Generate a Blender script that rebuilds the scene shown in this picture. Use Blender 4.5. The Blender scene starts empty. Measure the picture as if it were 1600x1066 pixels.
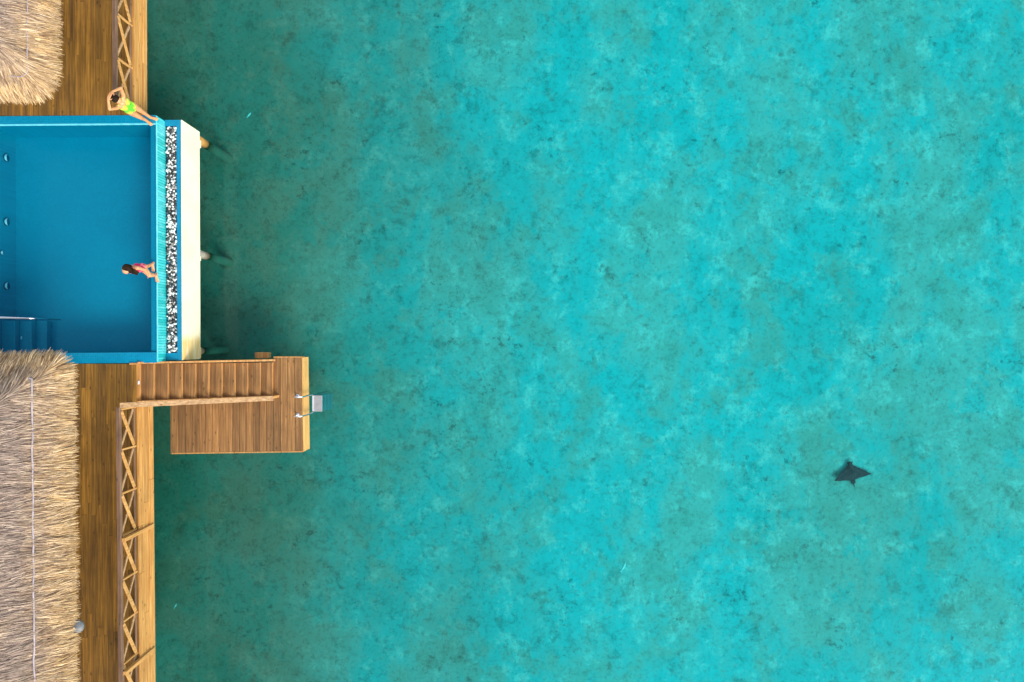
import bpy, bmesh, math, random
import numpy as np
from mathutils import Vector, Matrix
random.seed(7); rng = np.random.default_rng(7)
sc = bpy.context.scene
COL = sc.collection
H = 21.3; F = 1066.67; CX, CY = 800.0, 533.0      # camera height above the sea, focal length and centre of the photograph
P = 2.40                                           # deck and pool edge level
DK = 0.70                                          # jetty level
def at(px, py, z):
    d = H - z
    return Vector(((px-CX)*d/F, (CY-py)*d/F, z))
def R(a): return math.radians(a)
def s2l(c):
    return tuple((v/255/12.92 if v/255 <= .04045 else ((v/255+.055)/1.055)**2.4) for v in c)

# ------------------------------------------------------------------ mesh helpers
class MB:
    def __init__(s): s.v=[]; s.f=[]; s.mi=[]
    def quadmesh(s, verts, faces, mi=0):
        b=len(s.v); s.v += [tuple(v) for v in verts]; s.f += [tuple(b+i for i in f) for f in faces]; s.mi += [mi]*len(faces)
    def box(s, a, b, mi=0):
        x0,y0,z0=a; x1,y1,z1=b
        s.hexa([(x0,y0),(x1,y0),(x1,y1),(x0,y1)], z0, z1, mi)
    def hexa(s, poly, z0, z1, mi=0):                # vertical prism on a plan polygon
        n=len(poly)
        ar=sum(poly[i][0]*poly[(i+1)%n][1]-poly[(i+1)%n][0]*poly[i][1] for i in range(n))
        if ar<0: poly=poly[::-1]
        v=[(p[0],p[1],z0) for p in poly]+[(p[0],p[1],z1) for p in poly]
        f=[tuple(range(n-1,-1,-1)),tuple(range(n,2*n))]+[(i,(i+1)%n,n+(i+1)%n,n+i) for i in range(n)]
        s.quadmesh(v,f,mi)
    def beam(s, p, q, w, h, up=(0,0,1), mi=0):      # bar of width w (sideways) and height h (along up)
        p=Vector(p); q=Vector(q); d=(q-p).normalized(); u=Vector(up)
        sd=d.cross(u)
        if sd.length<1e-4: sd=d.cross(Vector((1,0,0)))
        sd.normalize(); u=sd.cross(d).normalized()
        v=[]
        for e in (p,q):
            for (a,b) in ((-1,-1),(1,-1),(1,1),(-1,1)): v.append(e+sd*(a*w/2)+u*(b*h/2))
        s.quadmesh(v,[(0,1,2,3),(7,6,5,4),(0,4,5,1),(1,5,6,2),(2,6,7,3),(3,7,4,0)],mi)
    def tube(s, pts, r, n=10, cap=True, mi=0):
        pts=[Vector(p) for p in pts]; rs=r if isinstance(r,(list,tuple)) else [r]*len(pts)
        ring=[]; prev=None
        for i,p in enumerate(pts):
            t=(pts[min(i+1,len(pts)-1)]-pts[max(i-1,0)]).normalized()
            if prev is None:
                prev=t.orthogonal().normalized()
            prev=(prev-t*prev.dot(t)).normalized(); b=t.cross(prev)
            ring.append([p+(prev*math.cos(2*math.pi*k/n)+b*math.sin(2*math.pi*k/n))*rs[i] for k in range(n)])
        v=[x for rr in ring for x in rr]; f=[]
        for i in range(len(pts)-1):
            for k in range(n): f.append((i*n+k,i*n+(k+1)%n,(i+1)*n+(k+1)%n,(i+1)*n+k))
        if cap: f.append(tuple(range(n-1,-1,-1))); f.append(tuple((len(pts)-1)*n+k for k in range(n)))
        s.quadmesh(v,f,mi)
    def lathe(s, c, prof, n=20, mi=0):              # profile of (r, z) round a vertical axis at c
        v=[];f=[]
        for (r,z) in prof:
            for k in range(n): v.append((c[0]+r*math.cos(2*math.pi*k/n),c[1]+r*math.sin(2*math.pi*k/n),c[2]+z))
        for i in range(len(prof)-1):
            for k in range(n): f.append((i*n+k,i*n+(k+1)%n,(i+1)*n+(k+1)%n,(i+1)*n+k))
        f.append(tuple(range(n-1,-1,-1))); f.append(tuple((len(prof)-1)*n+k for k in range(n)))
        s.quadmesh(v,f,mi)
    def build(s, name, mats, parent=None, bevel=0, smooth=False, fixn=True):
        me=bpy.data.meshes.new(name); me.from_pydata(s.v,[],s.f); 
        if not isinstance(mats,(list,tuple)): mats=[mats]
        for m in mats: me.materials.append(m)
        me.polygons.foreach_set('material_index', s.mi)
        if smooth: me.polygons.foreach_set('use_smooth',[True]*len(me.polygons))
        me.update()
        if fixn:
            bm=bmesh.new(); bm.from_mesh(me); bmesh.ops.recalc_face_normals(bm,faces=bm.faces); bm.to_mesh(me); bm.free()
        o=bpy.data.objects.new(name,me); COL.objects.link(o)
        if parent:
            o.parent=parent; o.matrix_parent_inverse=Matrix.Translation(-parent.location) if parent.type=='EMPTY' else Matrix.Identity(4)
        if bevel:
            b=o.modifiers.new('bevel','BEVEL'); b.width=bevel; b.segments=2; b.limit_method='ANGLE'
        return o
def tag(o,label=None,cat=None,group=None,kind=None):
    if label: o['label']=label
    if cat: o['category']=cat
    if group: o['group']=group
    if kind: o['kind']=kind
    return o
def thing(name,loc,label,cat,group=None):
    o=bpy.data.objects.new(name,None); o.location=loc; o.empty_display_size=.2; COL.objects.link(o)
    return tag(o,label,cat,group)

# ------------------------------------------------------------------ material helpers
class NT:
    def __init__(s,name):
        s.m=bpy.data.materials.new(name); s.m.use_nodes=True; s.t=s.m.node_tree; s.t.nodes.clear()
        s.out=s.t.nodes.new('ShaderNodeOutputMaterial'); s._co=None
    def n(s,typ,**kw):
        nd=s.t.nodes.new('ShaderNode'+typ)
        for k,v in kw.items():
            if k.startswith('i_'):
                key=k[2:]; key=int(key) if key.isdigit() else key.replace('_',' ')
                s.set(nd.inputs[key],v)
            else: setattr(nd,k,v)
        return nd
    def set(s,inp,v):
        if isinstance(v,bpy.types.NodeSocket): s.t.links.new(v,inp)
        elif isinstance(v,(tuple,list)) and len(v)==3 and inp.type=='RGBA': inp.default_value=(*v,1)
        else: inp.default_value=v
    def co(s,kind='Object'):
        if s._co is None: s._co=s.n('TexCoord')
        return s._co.outputs[kind]
    def mapped(s,scale=(1,1,1),loc=(0,0,0),rot=(0,0,0),src=None):
        return s.n('Mapping',i_Vector=src or s.co(),i_Scale=scale,i_Location=loc,i_Rotation=rot).outputs[0]
    def noise(s,vec,scale,detail=4,rough=.55,dist=0.0):
        return s.n('TexNoise',i_Vector=vec,i_Scale=scale,i_Detail=detail,i_Roughness=rough,i_Distortion=dist).outputs['Fac']
    def ramp(s,fac,stops,interp='LINEAR'):
        nd=s.n('ValToRGB',i_Fac=fac); cr=nd.color_ramp; cr.interpolation=interp
        while len(cr.elements)<len(stops): cr.elements.new(.5)
        for e,(p,c) in zip(cr.elements,stops):
            e.position=p; e.color=(*(c if isinstance(c,(tuple,list)) else (c,c,c)),1)
        return nd.outputs[0]
    def mix(s,fac,a,b,blend='MIX'):
        nd=s.n('Mix',data_type='RGBA',blend_type=blend,clamp_factor=True)
        s.set(nd.inputs[0],fac); s.set(nd.inputs[6],a); s.set(nd.inputs[7],b)
        return nd.outputs[2]
    def math(s,op,a,b=0.0,clamp=False):
        nd=s.n('Math',operation=op,use_clamp=clamp); s.set(nd.inputs[0],a); s.set(nd.inputs[1],b); return nd.outputs[0]
    def rmap(s,v,a,b,c=0.0,d=1.0,smooth=True):
        nd=s.n('MapRange',interpolation_type='SMOOTHSTEP' if smooth else 'LINEAR')
        for i,x in enumerate((v,a,b,c,d)): s.set(nd.inputs[i],x)
        return nd.outputs[0]
    def pbsdf(s,color,rough=.6,bump=None,bs=.3,bd=.01,**kw):
        b=s.n('BsdfPrincipled',i_Base_Color=color,i_Roughness=rough)
        for k,v in kw.items(): s.set(b.inputs[k.replace('_',' ')],v)
        if bump is not None:
            bn=s.n('Bump',i_Strength=bs,i_Distance=bd,i_Height=bump); s.t.links.new(bn.outputs[0],b.inputs['Normal'])
        s.t.links.new(b.outputs[0],s.out.inputs[0]); return s.m

def wood(name,base,dark,lightc,axis='Y',var=.35,rough=.75,stain=.6):
    t=NT(name); st={'Y':(14,.55,14),'X':(.55,14,14),'Z':(14,14,.55)}[axis]
    isl=t.n('NewGeometry').outputs['Random Per Island']
    off=t.n('VectorMath',operation='ADD'); t.set(off.inputs[0],t.co()); 
    cmb=t.n('CombineXYZ'); t.set(cmb.inputs[0],t.math('MULTIPLY',isl,37.0)); t.set(cmb.inputs[1],t.math('MULTIPLY',isl,91.0)); t.set(cmb.inputs[2],t.math('MULTIPLY',isl,13.0))
    t.set(off.inputs[1],cmb.outputs[0]); v=off.outputs[0]
    g=t.noise(t.mapped(st,src=v),1.6,6,.6,.3)
    big=t.noise(t.mapped((1.2,1.2,1.2)),.9,4,.6)
    kn=t.n('TexVoronoi',i_Vector=t.mapped(tuple(2.6 if s<1 else 5.5 for s in st),src=v),i_Scale=1.0).outputs['Distance']
    knot=t.rmap(kn,.06,.17,1,0)
    c=t.mix(t.rmap(g,.34,.68),dark,base)
    c=t.mix(t.rmap(g,.58,.8,0,.7),c,lightc)
    pb=t.math('MULTIPLY_ADD',isl,var*2); t.t.nodes[-1].inputs[2].default_value=1-var
    c=t.mix(1.0,c,t.n('CombineColor',i_0=pb,i_1=pb,i_2=pb).outputs[0],'MULTIPLY')
    c=t.mix(t.math('MULTIPLY',t.rmap(big,.45,.7),stain),c,t.mix(1.0,c,(.45,.42,.36),'MULTIPLY'))
    c=t.mix(t.math('MULTIPLY',knot,.65),c,t.mix(1.0,c,(.25,.2,.16),'MULTIPLY'))
    return t.pbsdf(c,rough,g,.4,.004)
M={}
M['deck']=wood('deck_timber',s2l((148,104,32)),s2l((106,72,14)),s2l((178,130,56)),var=.3,stain=.38)
M['dock']=wood('weathered_timber',s2l((156,113,64)),s2l((120,84,44)),s2l((190,150,100)),var=.36,stain=.35)
M['rail']=wood('grey_rail_timber',s2l((146,112,86)),s2l((110,82,62)),s2l((176,144,118)))
M['fresh']=wood('fresh_timber',s2l((204,154,84)),s2l((172,118,54)),s2l((236,198,132)),var=.16,stain=.3)
M['pale']=wood('pale_fresh_timber',s2l((222,178,104)),s2l((196,146,74)),s2l((240,208,146)),var=.12,stain=.3)
M['freshz']=wood('fresh_post_timber',s2l((212,164,96)),s2l((186,132,66)),s2l((236,200,138)),'Z',var=.16,stain=.3)
M['riser']=wood('riser_timber',s2l((206,154,92)),s2l((176,120,60)),s2l((226,184,122)),var=.15,stain=.2)
M['handrail']=wood('handrail_timber',s2l((196,158,112)),s2l((160,122,80)),s2l((220,188,148)),'X',var=.15,stain=.25)

def plain(name,c,rough=.5,c2=None,scale=6,**kw):
    t=NT(name); n=t.noise(t.co(),scale,5,.6)
    c2=c2 or tuple(x*.75 for x in c)
    return t.pbsdf(t.mix(t.rmap(n,.3,.7),c2,c),rough,n,.15,.01,**kw)
# cream render of the tank, with yellow bounce light off the timber painted in at the stairs end
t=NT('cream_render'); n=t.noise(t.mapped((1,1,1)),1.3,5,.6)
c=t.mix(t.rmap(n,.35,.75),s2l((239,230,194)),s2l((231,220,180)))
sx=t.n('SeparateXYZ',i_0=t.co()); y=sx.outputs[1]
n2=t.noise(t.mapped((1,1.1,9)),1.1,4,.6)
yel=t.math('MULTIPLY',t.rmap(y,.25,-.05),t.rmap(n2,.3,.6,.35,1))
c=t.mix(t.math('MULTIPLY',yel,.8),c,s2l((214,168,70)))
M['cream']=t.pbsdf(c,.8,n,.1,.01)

def tile(name,c1,c2,size,grout,gf=.05,rough=.25,amount=.5):
    t=NT(name); isn=t.noise(t.co(),1.3,4,.6)
    br=t.n('TexBrick',i_Vector=t.co(),i_Scale=1.0,i_Mortar_Size=size*gf,i_Brick_Width=size,i_Row_Height=size,i_Mortar_Smooth=.1,offset=0.0)
    t.set(br.inputs['Color1'],c1); t.set(br.inputs['Color2'],c2); t.set(br.inputs['Mortar'],grout)
    return t.pbsdf(t.mix(t.math('MULTIPLY',t.rmap(isn,.3,.7),amount),br.outputs[0],c2),rough)
M['coping']=tile('blue_mosaic',s2l((0,136,172)),s2l((0,122,156)),.05,s2l((30,150,185)))
M['basin']=tile('pool_tile',s2l((3,156,184)),s2l((2,146,174)),.05,s2l((12,158,182)))
M['trim']=plain('pale_edge_tile',s2l((120,222,232)),.25,s2l((90,205,220)))
# overflow wall: narrow upright turquoise tiles
t=NT('turquoise_tile'); sx=t.n('SeparateXYZ',i_0=t.co()); cy=t.n('CombineXYZ',i_0=sx.outputs[1],i_1=sx.outputs[2])
br=t.n('TexBrick',i_Vector=cy.outputs[0],i_Scale=1.0,i_Mortar_Size=.010,i_Brick_Width=.075,i_Row_Height=.6,i_Mortar_Smooth=.2,offset=0.0)
big=t.noise(t.mapped((1,1.2,.6)),1.6,4,.6)
t.set(br.inputs['Color1'],s2l((70,200,200))); t.set(br.inputs['Color2'],s2l((34,172,170))); t.set(br.inputs['Mortar'],s2l((14,142,150)))
c=t.mix(t.math('MULTIPLY',t.rmap(big,.45,.65),.55),br.outputs[0],t.mix(.6,br.outputs[0],s2l((120,214,228))))
M['turq']=t.pbsdf(c,.2)

t=NT('pebble_stone'); isl=t.n('NewGeometry').outputs['Random Per Island']
c=t.ramp(isl,[(0,(.028,.026,.026)),(.34,(.09,.085,.08)),(.5,(.3,.27,.24)),(.58,(.78,.76,.72)),(1,(.9,.89,.86))],'CONSTANT')
M['pebble']=t.pbsdf(c,.55)
M['chrome']=plain('brushed_steel',(.82,.84,.86),.18,(.75,.77,.8),Metallic=1.0)
M['white']=plain('white_enamel',(.85,.87,.88),.3,(.8,.82,.84))
M['step']=plain('ladder_step_plastic',(.30,.31,.33),.45,(.25,.26,.28))
M['stepedge']=plain('ladder_step_edge',(.5,.56,.66),.4,(.45,.5,.6))
M['lens']=plain('blue_lens',s2l((10,96,124)),.2,s2l((6,84,112)))
M['lampglass']=plain('pale_lens',(.75,.85,.9),.2,(.65,.78,.85))
M['greymetal']=plain('grey_painted_metal',s2l((118,121,122)),.5,s2l((98,100,102)))
def pilemat(name,top,mid):
    t=NT(name); z=t.n('SeparateXYZ',i_0=t.co()).outputs[2]; n=t.noise(t.co(),5,5,.6)
    zz=t.math('ADD',z,t.math('MULTIPLY',t.math('SUBTRACT',n,.5),.5))
    c=t.ramp(t.rmap(zz,-.7,.75,0,1,False),[(0,(.30,.22,.16)),(.2,(.24,.17,.12)),(.42,(.06,.045,.02)),(.52,mid),(.72,top),(1,top)])  # haze of the water painted in: lower end fades to the bed colour
    return t.pbsdf(c,.85,n,.3,.02)
M['pile']=pilemat('pile_concrete',s2l((176,132,66)),s2l((104,76,18)))
M['pilegrey']=pilemat('pile_grey_concrete',s2l((150,144,130)),s2l((84,78,54)))
M['skin']=plain('skin',s2l((214,156,104)),.5,s2l((196,134,84)),5)
M['skin2']=plain('tanned_skin',s2l((218,158,112)),.5,s2l((200,134,92)),5)
M['hair']=plain('dark_brown_hair',(.014,.009,.006),.9,(.03,.018,.01),30,Specular_IOR_Level=.1)
M['hair2']=plain('brown_hair',(.04,.02,.008),.9,(.008,.005,.004),9,Specular_IOR_Level=.1)
M['lip']=plain('lip',s2l((170,84,78)),.5); M['eye']=plain('eye',(.02,.015,.012),.3)
t=NT('neon_green_fabric'); n=t.noise(t.mapped((1,1,1)),16,3,.6,.6)
big=t.noise(t.co(),3.2,2,.5)
c=t.mix(t.rmap(big,.42,.6),s2l((196,240,60)),s2l((92,222,48)))
M['green']=t.pbsdf(t.mix(t.rmap(n,.56,.62),c,s2l((30,120,24))),.6)
t=NT('pink_fabric'); n=t.noise(t.co(),9,2,.5,.4)
M['pink']=t.pbsdf(t.mix(t.rmap(n,.50,.58),s2l((222,24,84)),s2l((240,130,140))),.6)
t=NT('ray_skin'); n=t.noise(t.co(),7,4,.6)
M['ray']=t.pbsdf(t.mix(t.rmap(n,.35,.7),(.24,.066,.074),(.13,.042,.05)),.9)
M['fish']=plain('pale_fish_skin',(.9,.9,.9),.35)
M['hutwall']=wood('hut_wall_timber',s2l((150,118,74)),s2l((116,86,48)),s2l((176,144,98)),'Z')
M['rope']=plain('roof_cable',s2l((176,164,166)),.6,s2l((150,138,142)),3)

# thatch
t=NT('thatch_straw'); isl=t.n('NewGeometry').outputs['Random Per Island']
w=t.n('Attribute',attribute_name='weather').outputs['Fac']; n=t.noise(t.co(),1.3,5,.65)
gold=t.ramp(isl,[(0,s2l((112,84,60))),(.25,s2l((166,132,94))),(.6,s2l((204,168,112))),(1,s2l((234,208,166)))])
grey=t.ramp(isl,[(0,s2l((96,80,74))),(.3,s2l((146,124,112))),(.7,s2l((176,154,136))),(1,s2l((206,184,160)))])
fac=t.math('ADD',w,t.math('MULTIPLY',t.math('SUBTRACT',n,.5),1.1),True)
M['thatch']=t.pbsdf(t.mix(fac,gold,grey),.85)
M['thatchbase']=plain('thatch_underlay',s2l((104,82,56)),.95,s2l((78,60,44)),9)

# ------------------------------------------------------------------ sea bed and sea
t=NT('sea_bed_sand'); co=t.co()
sx=t.n('SeparateXYZ',i_0=co); X=sx.outputs[0]; Y=sx.outputs[1]
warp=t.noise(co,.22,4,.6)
streak=t.noise(t.mapped((1,.5,1)),.40,5,.62,.5)            # broad drifts of sand lying along the shore
cloud=t.noise(t.mapped((1,.85,1),(31,7,0)),.62,9,.70,.15)
fine=t.noise(t.mapped((1,.9,1),(5,91,0)),1.9,10,.78,.1)
mott=t.noise(t.mapped((1,1,1),(55,9,0)),3.8,8,.76,.1)
grit=t.noise(t.mapped((1,1,1),(3,21,0)),8.5,4,.7)
SAT=(.03,.60,.63); PALE=(.47,.57,.53); BRIGHT=(.72,.80,.75); DULL=(.43,.50,.44)
puff=t.noise(t.mapped((1,.9,1),(63,41,0)),1.25,10,.74,.1)
c=t.mix(t.rmap(streak,.40,.64),SAT,PALE)
c=t.mix(t.math('MULTIPLY',t.rmap(cloud,.49,.63),.85),c,DULL)
c=t.mix(t.math('MULTIPLY',t.rmap(cloud,.47,.38),.75),c,SAT)
c=t.mix(t.math('MULTIPLY',t.rmap(puff,.51,.66),.75),c,BRIGHT)
c=t.mix(t.math('MULTIPLY',t.rmap(puff,.46,.32),.5),c,t.mix(1.0,c,(.55,.70,.70),'MULTIPLY'))
wide=t.noise(t.mapped((1,.7,1),(140,19,0)),.11,3,.5)
c=t.mix(t.math('MULTIPLY',t.rmap(wide,.50,.66),.55),c,t.mix(1.0,c,(1.1,.78,.72),'MULTIPLY'))
c=t.mix(t.math('MULTIPLY',t.rmap(wide,.50,.36),.5),c,t.mix(1.0,c,(.85,1.03,1.05),'MULTIPLY'))
# bottom gets darker and greener towards the houses, strongest close beside them
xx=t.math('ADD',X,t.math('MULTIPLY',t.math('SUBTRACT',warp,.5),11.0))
inshore=t.rmap(xx,4.0,-11.5)
c=t.mix(t.math('MULTIPLY',inshore,.97),c,t.mix(.45,t.mix(1.0,c,(1.2,.385,.275),'MULTIPLY'),(.54,.245,.175)))
inshore2=t.rmap(xx,-9.8,-13.5)
c=t.mix(t.math('MULTIPLY',inshore2,.6),c,t.mix(1.0,c,(.34,.56,.46),'MULTIPLY'))
c=t.mix(t.math('MULTIPLY',t.rmap(fine,.54,.68),.5),c,t.mix(1.0,c,(1.25,1.22,1.2),'MULTIPLY'))
c=t.mix(t.math('MULTIPLY',t.rmap(fine,.48,.36),.8),c,t.mix(1.0,c,(.75,.60,.58),'MULTIPLY'))
c=t.mix(t.math('MULTIPLY',t.rmap(mott,.48,.38),.75),c,t.mix(1.0,c,(.9,.70,.68),'MULTIPLY'))
c=t.mix(t.math('MULTIPLY',t.rmap(grit,.47,.36),.7),c,t.mix(1.0,c,(.85,.72,.70),'MULTIPLY'))
# small dark coral lumps and weed, in clusters
clus=t.rmap(t.noise(t.mapped((1,1,1),(77,12,0)),.45,5,.7),.50,.62)
sp=t.noise(t.mapped((1,1,1),(17,52,0)),3.6,7,.74,.3)
amt=t.math('MULTIPLY_ADD',clus,.88); t.t.nodes[-1].inputs[2].default_value=.08
spk=t.math('MULTIPLY',t.rmap(sp,.55,.64),amt)
c=t.mix(t.math('MULTIPLY',spk,.85),c,t.mix(1.0,c,(.55,.36,.36),'MULTIPLY'))
h=t.math('ADD',t.math('MULTIPLY',fine,.7),t.math('MULTIPLY',mott,.3))
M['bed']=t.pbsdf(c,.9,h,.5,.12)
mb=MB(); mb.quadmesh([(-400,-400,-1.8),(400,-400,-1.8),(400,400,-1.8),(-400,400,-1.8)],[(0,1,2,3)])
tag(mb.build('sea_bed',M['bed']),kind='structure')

def water(name,tint,scale,strength,fres=1.33):
    t=NT(name); n=t.noise(t.mapped((1,1.4,1)),scale,4,.6,.4)
    bn=t.n('Bump',i_Strength=strength,i_Distance=.05,i_Height=n)
    tr=t.n('BsdfTransparent',i_Color=tint); gl=t.n('BsdfGlossy',i_Roughness=.04)
    gl.inputs['Color'].default_value=(1,1,1,1)
    t.t.links.new(bn.outputs[0],gl.inputs['Normal'])
    fr=t.n('Fresnel',i_IOR=fres); t.t.links.new(bn.outputs[0],fr.inputs['Normal'])
    mx=t.n('MixShader'); t.t.links.new(fr.outputs[0],mx.inputs[0]); t.t.links.new(tr.outputs[0],mx.inputs[1]); t.t.links.new(gl.outputs[0],mx.inputs[2])
    t.t.links.new(mx.outputs[0],t.out.inputs[0]); return t.m
M['sea']=water('sea_water',(.30,.95,.94),1.6,.12,1.2)
M['poolwater']=water('pool_water',(.45,.88,.93),1.2,.04,1.15)
mb=MB(); mb.quadmesh([(-400,-400,0),(400,-400,0),(400,400,0),(-400,400,0)],[(0,1,2,3)])
tag(mb.build('sea_water',M['sea']),kind='structure')

# ------------------------------------------------------------------ boards
def boards(mb,c00,c10,c11,c01,z,wid=.145,th=.04,gap=.006,maxlen=3.6,stagger=True,dz=.003):
    """planks running from edge c00-c10 to edge c01-c11"""
    c00,c10,c11,c01=[Vector((c[0],c[1])) for c in (c00,c10,c11,c01)]
    n=max(1,round((c10-c00).length/wid)); L=((c01-c00).length+(c11-c10).length)/2
    g=gap/(c10-c00).length
    for i in range(n):
        u0=i/n+g/2; u1=(i+1)/n-g/2
        cuts=[0.0]
        if stagger and L>maxlen:
            p=random.uniform(.8,maxlen)
            while p<L-.6: cuts.append(p/L); p+=random.uniform(maxlen*.75,maxlen)
        cuts.append(1.0)
        for a,b in zip(cuts,cuts[1:]):
            gg=.002/L
            def pt(u,v): return (c00.lerp(c10,u)).lerp(c01.lerp(c11,u),v)
            zz=z+random.uniform(-dz,0)
            mb.hexa([tuple(pt(u0,a+gg)),tuple(pt(u1,a+gg)),tuple(pt(u1,b-gg)),tuple(pt(u0,b-gg))],zz-th,zz)

# ------------------------------------------------------------------ timber decks
def deck(label,edge_top,zb,xw,pile_ys):
    """edge_top: two points of the sea-side edge at deck level (north first)"""
    a,b=edge_top
    d=thing('timber_deck',((a.x+b.x)/2-1,(a.y+b.y)/2,P),label,'deck')
    mb=MB(); boards(mb,(xw,b.y),(b.x,b.y),(a.x,a.y),(xw,a.y),P); mb.build('deck_boards',M['deck'],d,bevel=.003)
    f=MB(); zs=np.linspace(zb,P-.01,4)
    for k in range(3):
        off=[.048,.030,.036][k]
        cuts=[0,.31+.1*k,.72-.05*k,1]
        for s0,s1 in zip(cuts,cuts[1:]):
            p=b.lerp(a,s0+.0003); q=b.lerp(a,s1-.0003)
            f.hexa([(p.x-.03,p.y),(p.x+off,p.y),(q.x+off,q.y),(q.x-.03,q.y)],zs[k]+.004,zs[k+1]-.004)
    f.build('fascia_board',M['fresh'],d,bevel=.004)
    j=MB()
    for k in range(5):
        y0=b.y+(a.y-b.y)*(k+.5)/5
        j.box((xw,y0-.06,P-.32),(min(a.x,b.x)-.05,y0+.06,P-.05))
    j.build('joist',M['deck'],d)
    for y in pile_ys:
        for xo in (-1.9,-4.2):
            m=MB(); xx=a.x+(b.x-a.x)*((y-a.y)/(b.y-a.y))+xo
            m.lathe((xx,y,0),[(.14,-1.9),(.14,P-.06)],14); m.build('pile',M['pile'],d,smooth=False)
    return d
XW=-16.6
lowA=at(213,571,P); lowB=at(217.6,1066,P); 
dd=(lowB-lowA); lowN=Vector((at(214.5,632,P).x,at(215,568.5,P).y,P)); lowS=lowA+dd*1.35
lowN=lowA+dd*((lowN.y-lowA.y)/dd.y)
upA=at(206.5,-120,P); upB=at(207,181,P)
deck('brown timber deck with fresh yellow edge boards running down beside the large thatched roof',(lowN,lowS),1.62,XW,(-3.2,-6.2,-9.2))
deck('brown timber deck above the pool, beside the small thatched roof and under the standing woman',(upA,upB),1.72,XW,(7.4,9.9))

# ------------------------------------------------------------------ railings
def railing(label,line,ys,long_ys,end_post=True,shade=False):
    """line(y)-> x of the rail's plane at world y; ys: post positions north to south (world y)"""
    HR=.80
    r=thing('timber_railing',(line(ys[len(ys)//2]),ys[len(ys)//2],P),label,'railing')
    y0,y1=ys[0],ys[-1]
    m=MB(); m.beam((line(y0),y0+.07,P+HR+.02),(line(y1),y1-.07,P+HR+.02),.10,.04); m.build('top_rail',M['rail'],r,bevel=.005)
    m=MB(); m.beam((line(y0)+.012,y0,P+HR-.06),(line(y1)+.012,y1,P+HR-.06),.035,.075); m.build('upper_rail',M['rail'],r,bevel=.003)
    m=MB(); m.beam((line(y0),y0,P+.06),(line(y1),y1,P+.06),.028,.06); m.build('bottom_rail',M['rail'],r,bevel=.003)
    for y in ys:
        m=MB(); m.box((line(y)-.024,y-.024,P-.02),(line(y)+.024,y+.024,P+HR)); m.build('post',M['freshz'],r,bevel=.004)
    for y in long_ys:
        m=MB(); x=line(y)+.085; m.box((x-.045,y-.05,1.70),(x+.05,y+.05,P+HR-.02)); m.build('bracket_post',M['freshz'],r,bevel=.006)
    for ya,yb in zip(ys,ys[1:]):
        m=MB(); m.beam((line(ya)+.020,ya-.05,P+HR-.10),(line(yb)+.020,yb+.05,P+.10),.026,.105); m.build('brace',M['freshz'],r,bevel=.003)
        m=MB(); m.beam((line(ya)-.008,ya-.05,P+.10),(line(yb)-.008,yb+.05,P+HR-.10),.026,.07); m.build('brace',M['handrail'],r,bevel=.003)
    return r
def yw(py): return (CY-py)*(H-P)/F
def low_line(y): return lowA.x+dd.x*((y-lowA.y)/dd.y)-.045
def up_line(y): return upA.x+(upB.x-upA.x)*((y-upA.y)/(upB.y-upA.y))-.02
lys=[yw(p) for p in (636,697,763,826.5,893,956,1020,1084,1150,1215)]
zbk=1.6
long_l=[-(p-533)*(H-1.65)/F for p in (820,1012,1205)]
railing('timber railing with crossed braces along the deck edge below the stairs',low_line,lys,long_l)
uys=[yw(p) for p in (-160,-93,-26,40.5,107,172)]
railing('timber railing with crossed braces ending behind the woman with raised arms',up_line,uys,[])

# ------------------------------------------------------------------ stairs from the deck down to the jetty
xs0=at(216,600,P).x; xs1=at(427,600,DK).x
ysN=at(300,567.5,P).y; ysS=at(300,628,P).y-.02
st=thing('timber_staircase',((xs0+xs1)/2,(ysN+ysS)/2,DK),'timber stairs stepping down from the deck to the jetty beside the pool','stairs')
NR=11; rise=(P-DK)/NR; run=(xs1-xs0)/10
sk=.010
for k in range(10):
    zt=P-rise*(k+1); x0=xs0+run*k; x1=x0+run
    m=MB(); 
    m.hexa([(x0+.004,ysN-.03),(x0+run*.5-.003,ysN-.03),(x0+run*.5-.003,ysS+.03),(x0+.004,ysS+.03)],zt-.036,zt)
    m.hexa([(x0+run*.5+.003,ysN-.03),(x1+.012,ysN-.03),(x1+.012,ysS+.03),(x0+run*.5+.003,ysS+.03)],zt-.036,zt-.002)
    m.build('tread',M['dock'],st,bevel=.004)
for k in range(11):
    zt=P-rise*k; x0=xs0+run*k
    m=MB(); m.box((x0-.022,ysS+.035,zt-rise+.002),(x0+.001,ysN-.035,zt-.040)); m.build('riser',M['riser'],st)
for (yy,wd,nm) in ((ysN+.005,.055,'n'),(ysS+.02,.05,'s')):
    m=MB(); m.beam((xs0-.05,yy,P-.06),(xs1+.05,yy+(.02 if nm=='s' else .03),DK+.02),wd,.30); m.build('stringer',M['riser'],st,bevel=.004)
m=MB(); m.beam((xs0-.22,ysN-.02,P+.02),(xs0+.02,ysN-.02,P+.02),.05,.04); m.build('edge_strip',M['riser'],st)
hA=at(187,633.5,P+.84); hB=at(427,622.5,1.52)
m=MB(); m.beam(hA,hB,.135,.05); m.build('handrail',M['handrail'],st,bevel=.006)
for (fr_,) in ((.96,),(.5,),):
    p=hA.lerp(hB,fr_); zt=P-rise*((p.x-xs0)/run) if p.x<xs1 else DK
    m=MB(); m.box((p.x-.035,p.y-.035,max(DK,zt-.15)),(p.x+.035,p.y+.035,p.z-.03)); m.build('rail_post',M['freshz'],st,bevel=.004)
# small pale lamp on the stair head
sl=at(217,598,P)
m=MB(); m.box((sl.x-.02,sl.y-.05,P),(sl.x+.02,sl.y+.05,P+.025)); m.build('marker_plate',M['white'],st,bevel=.006)

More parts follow.
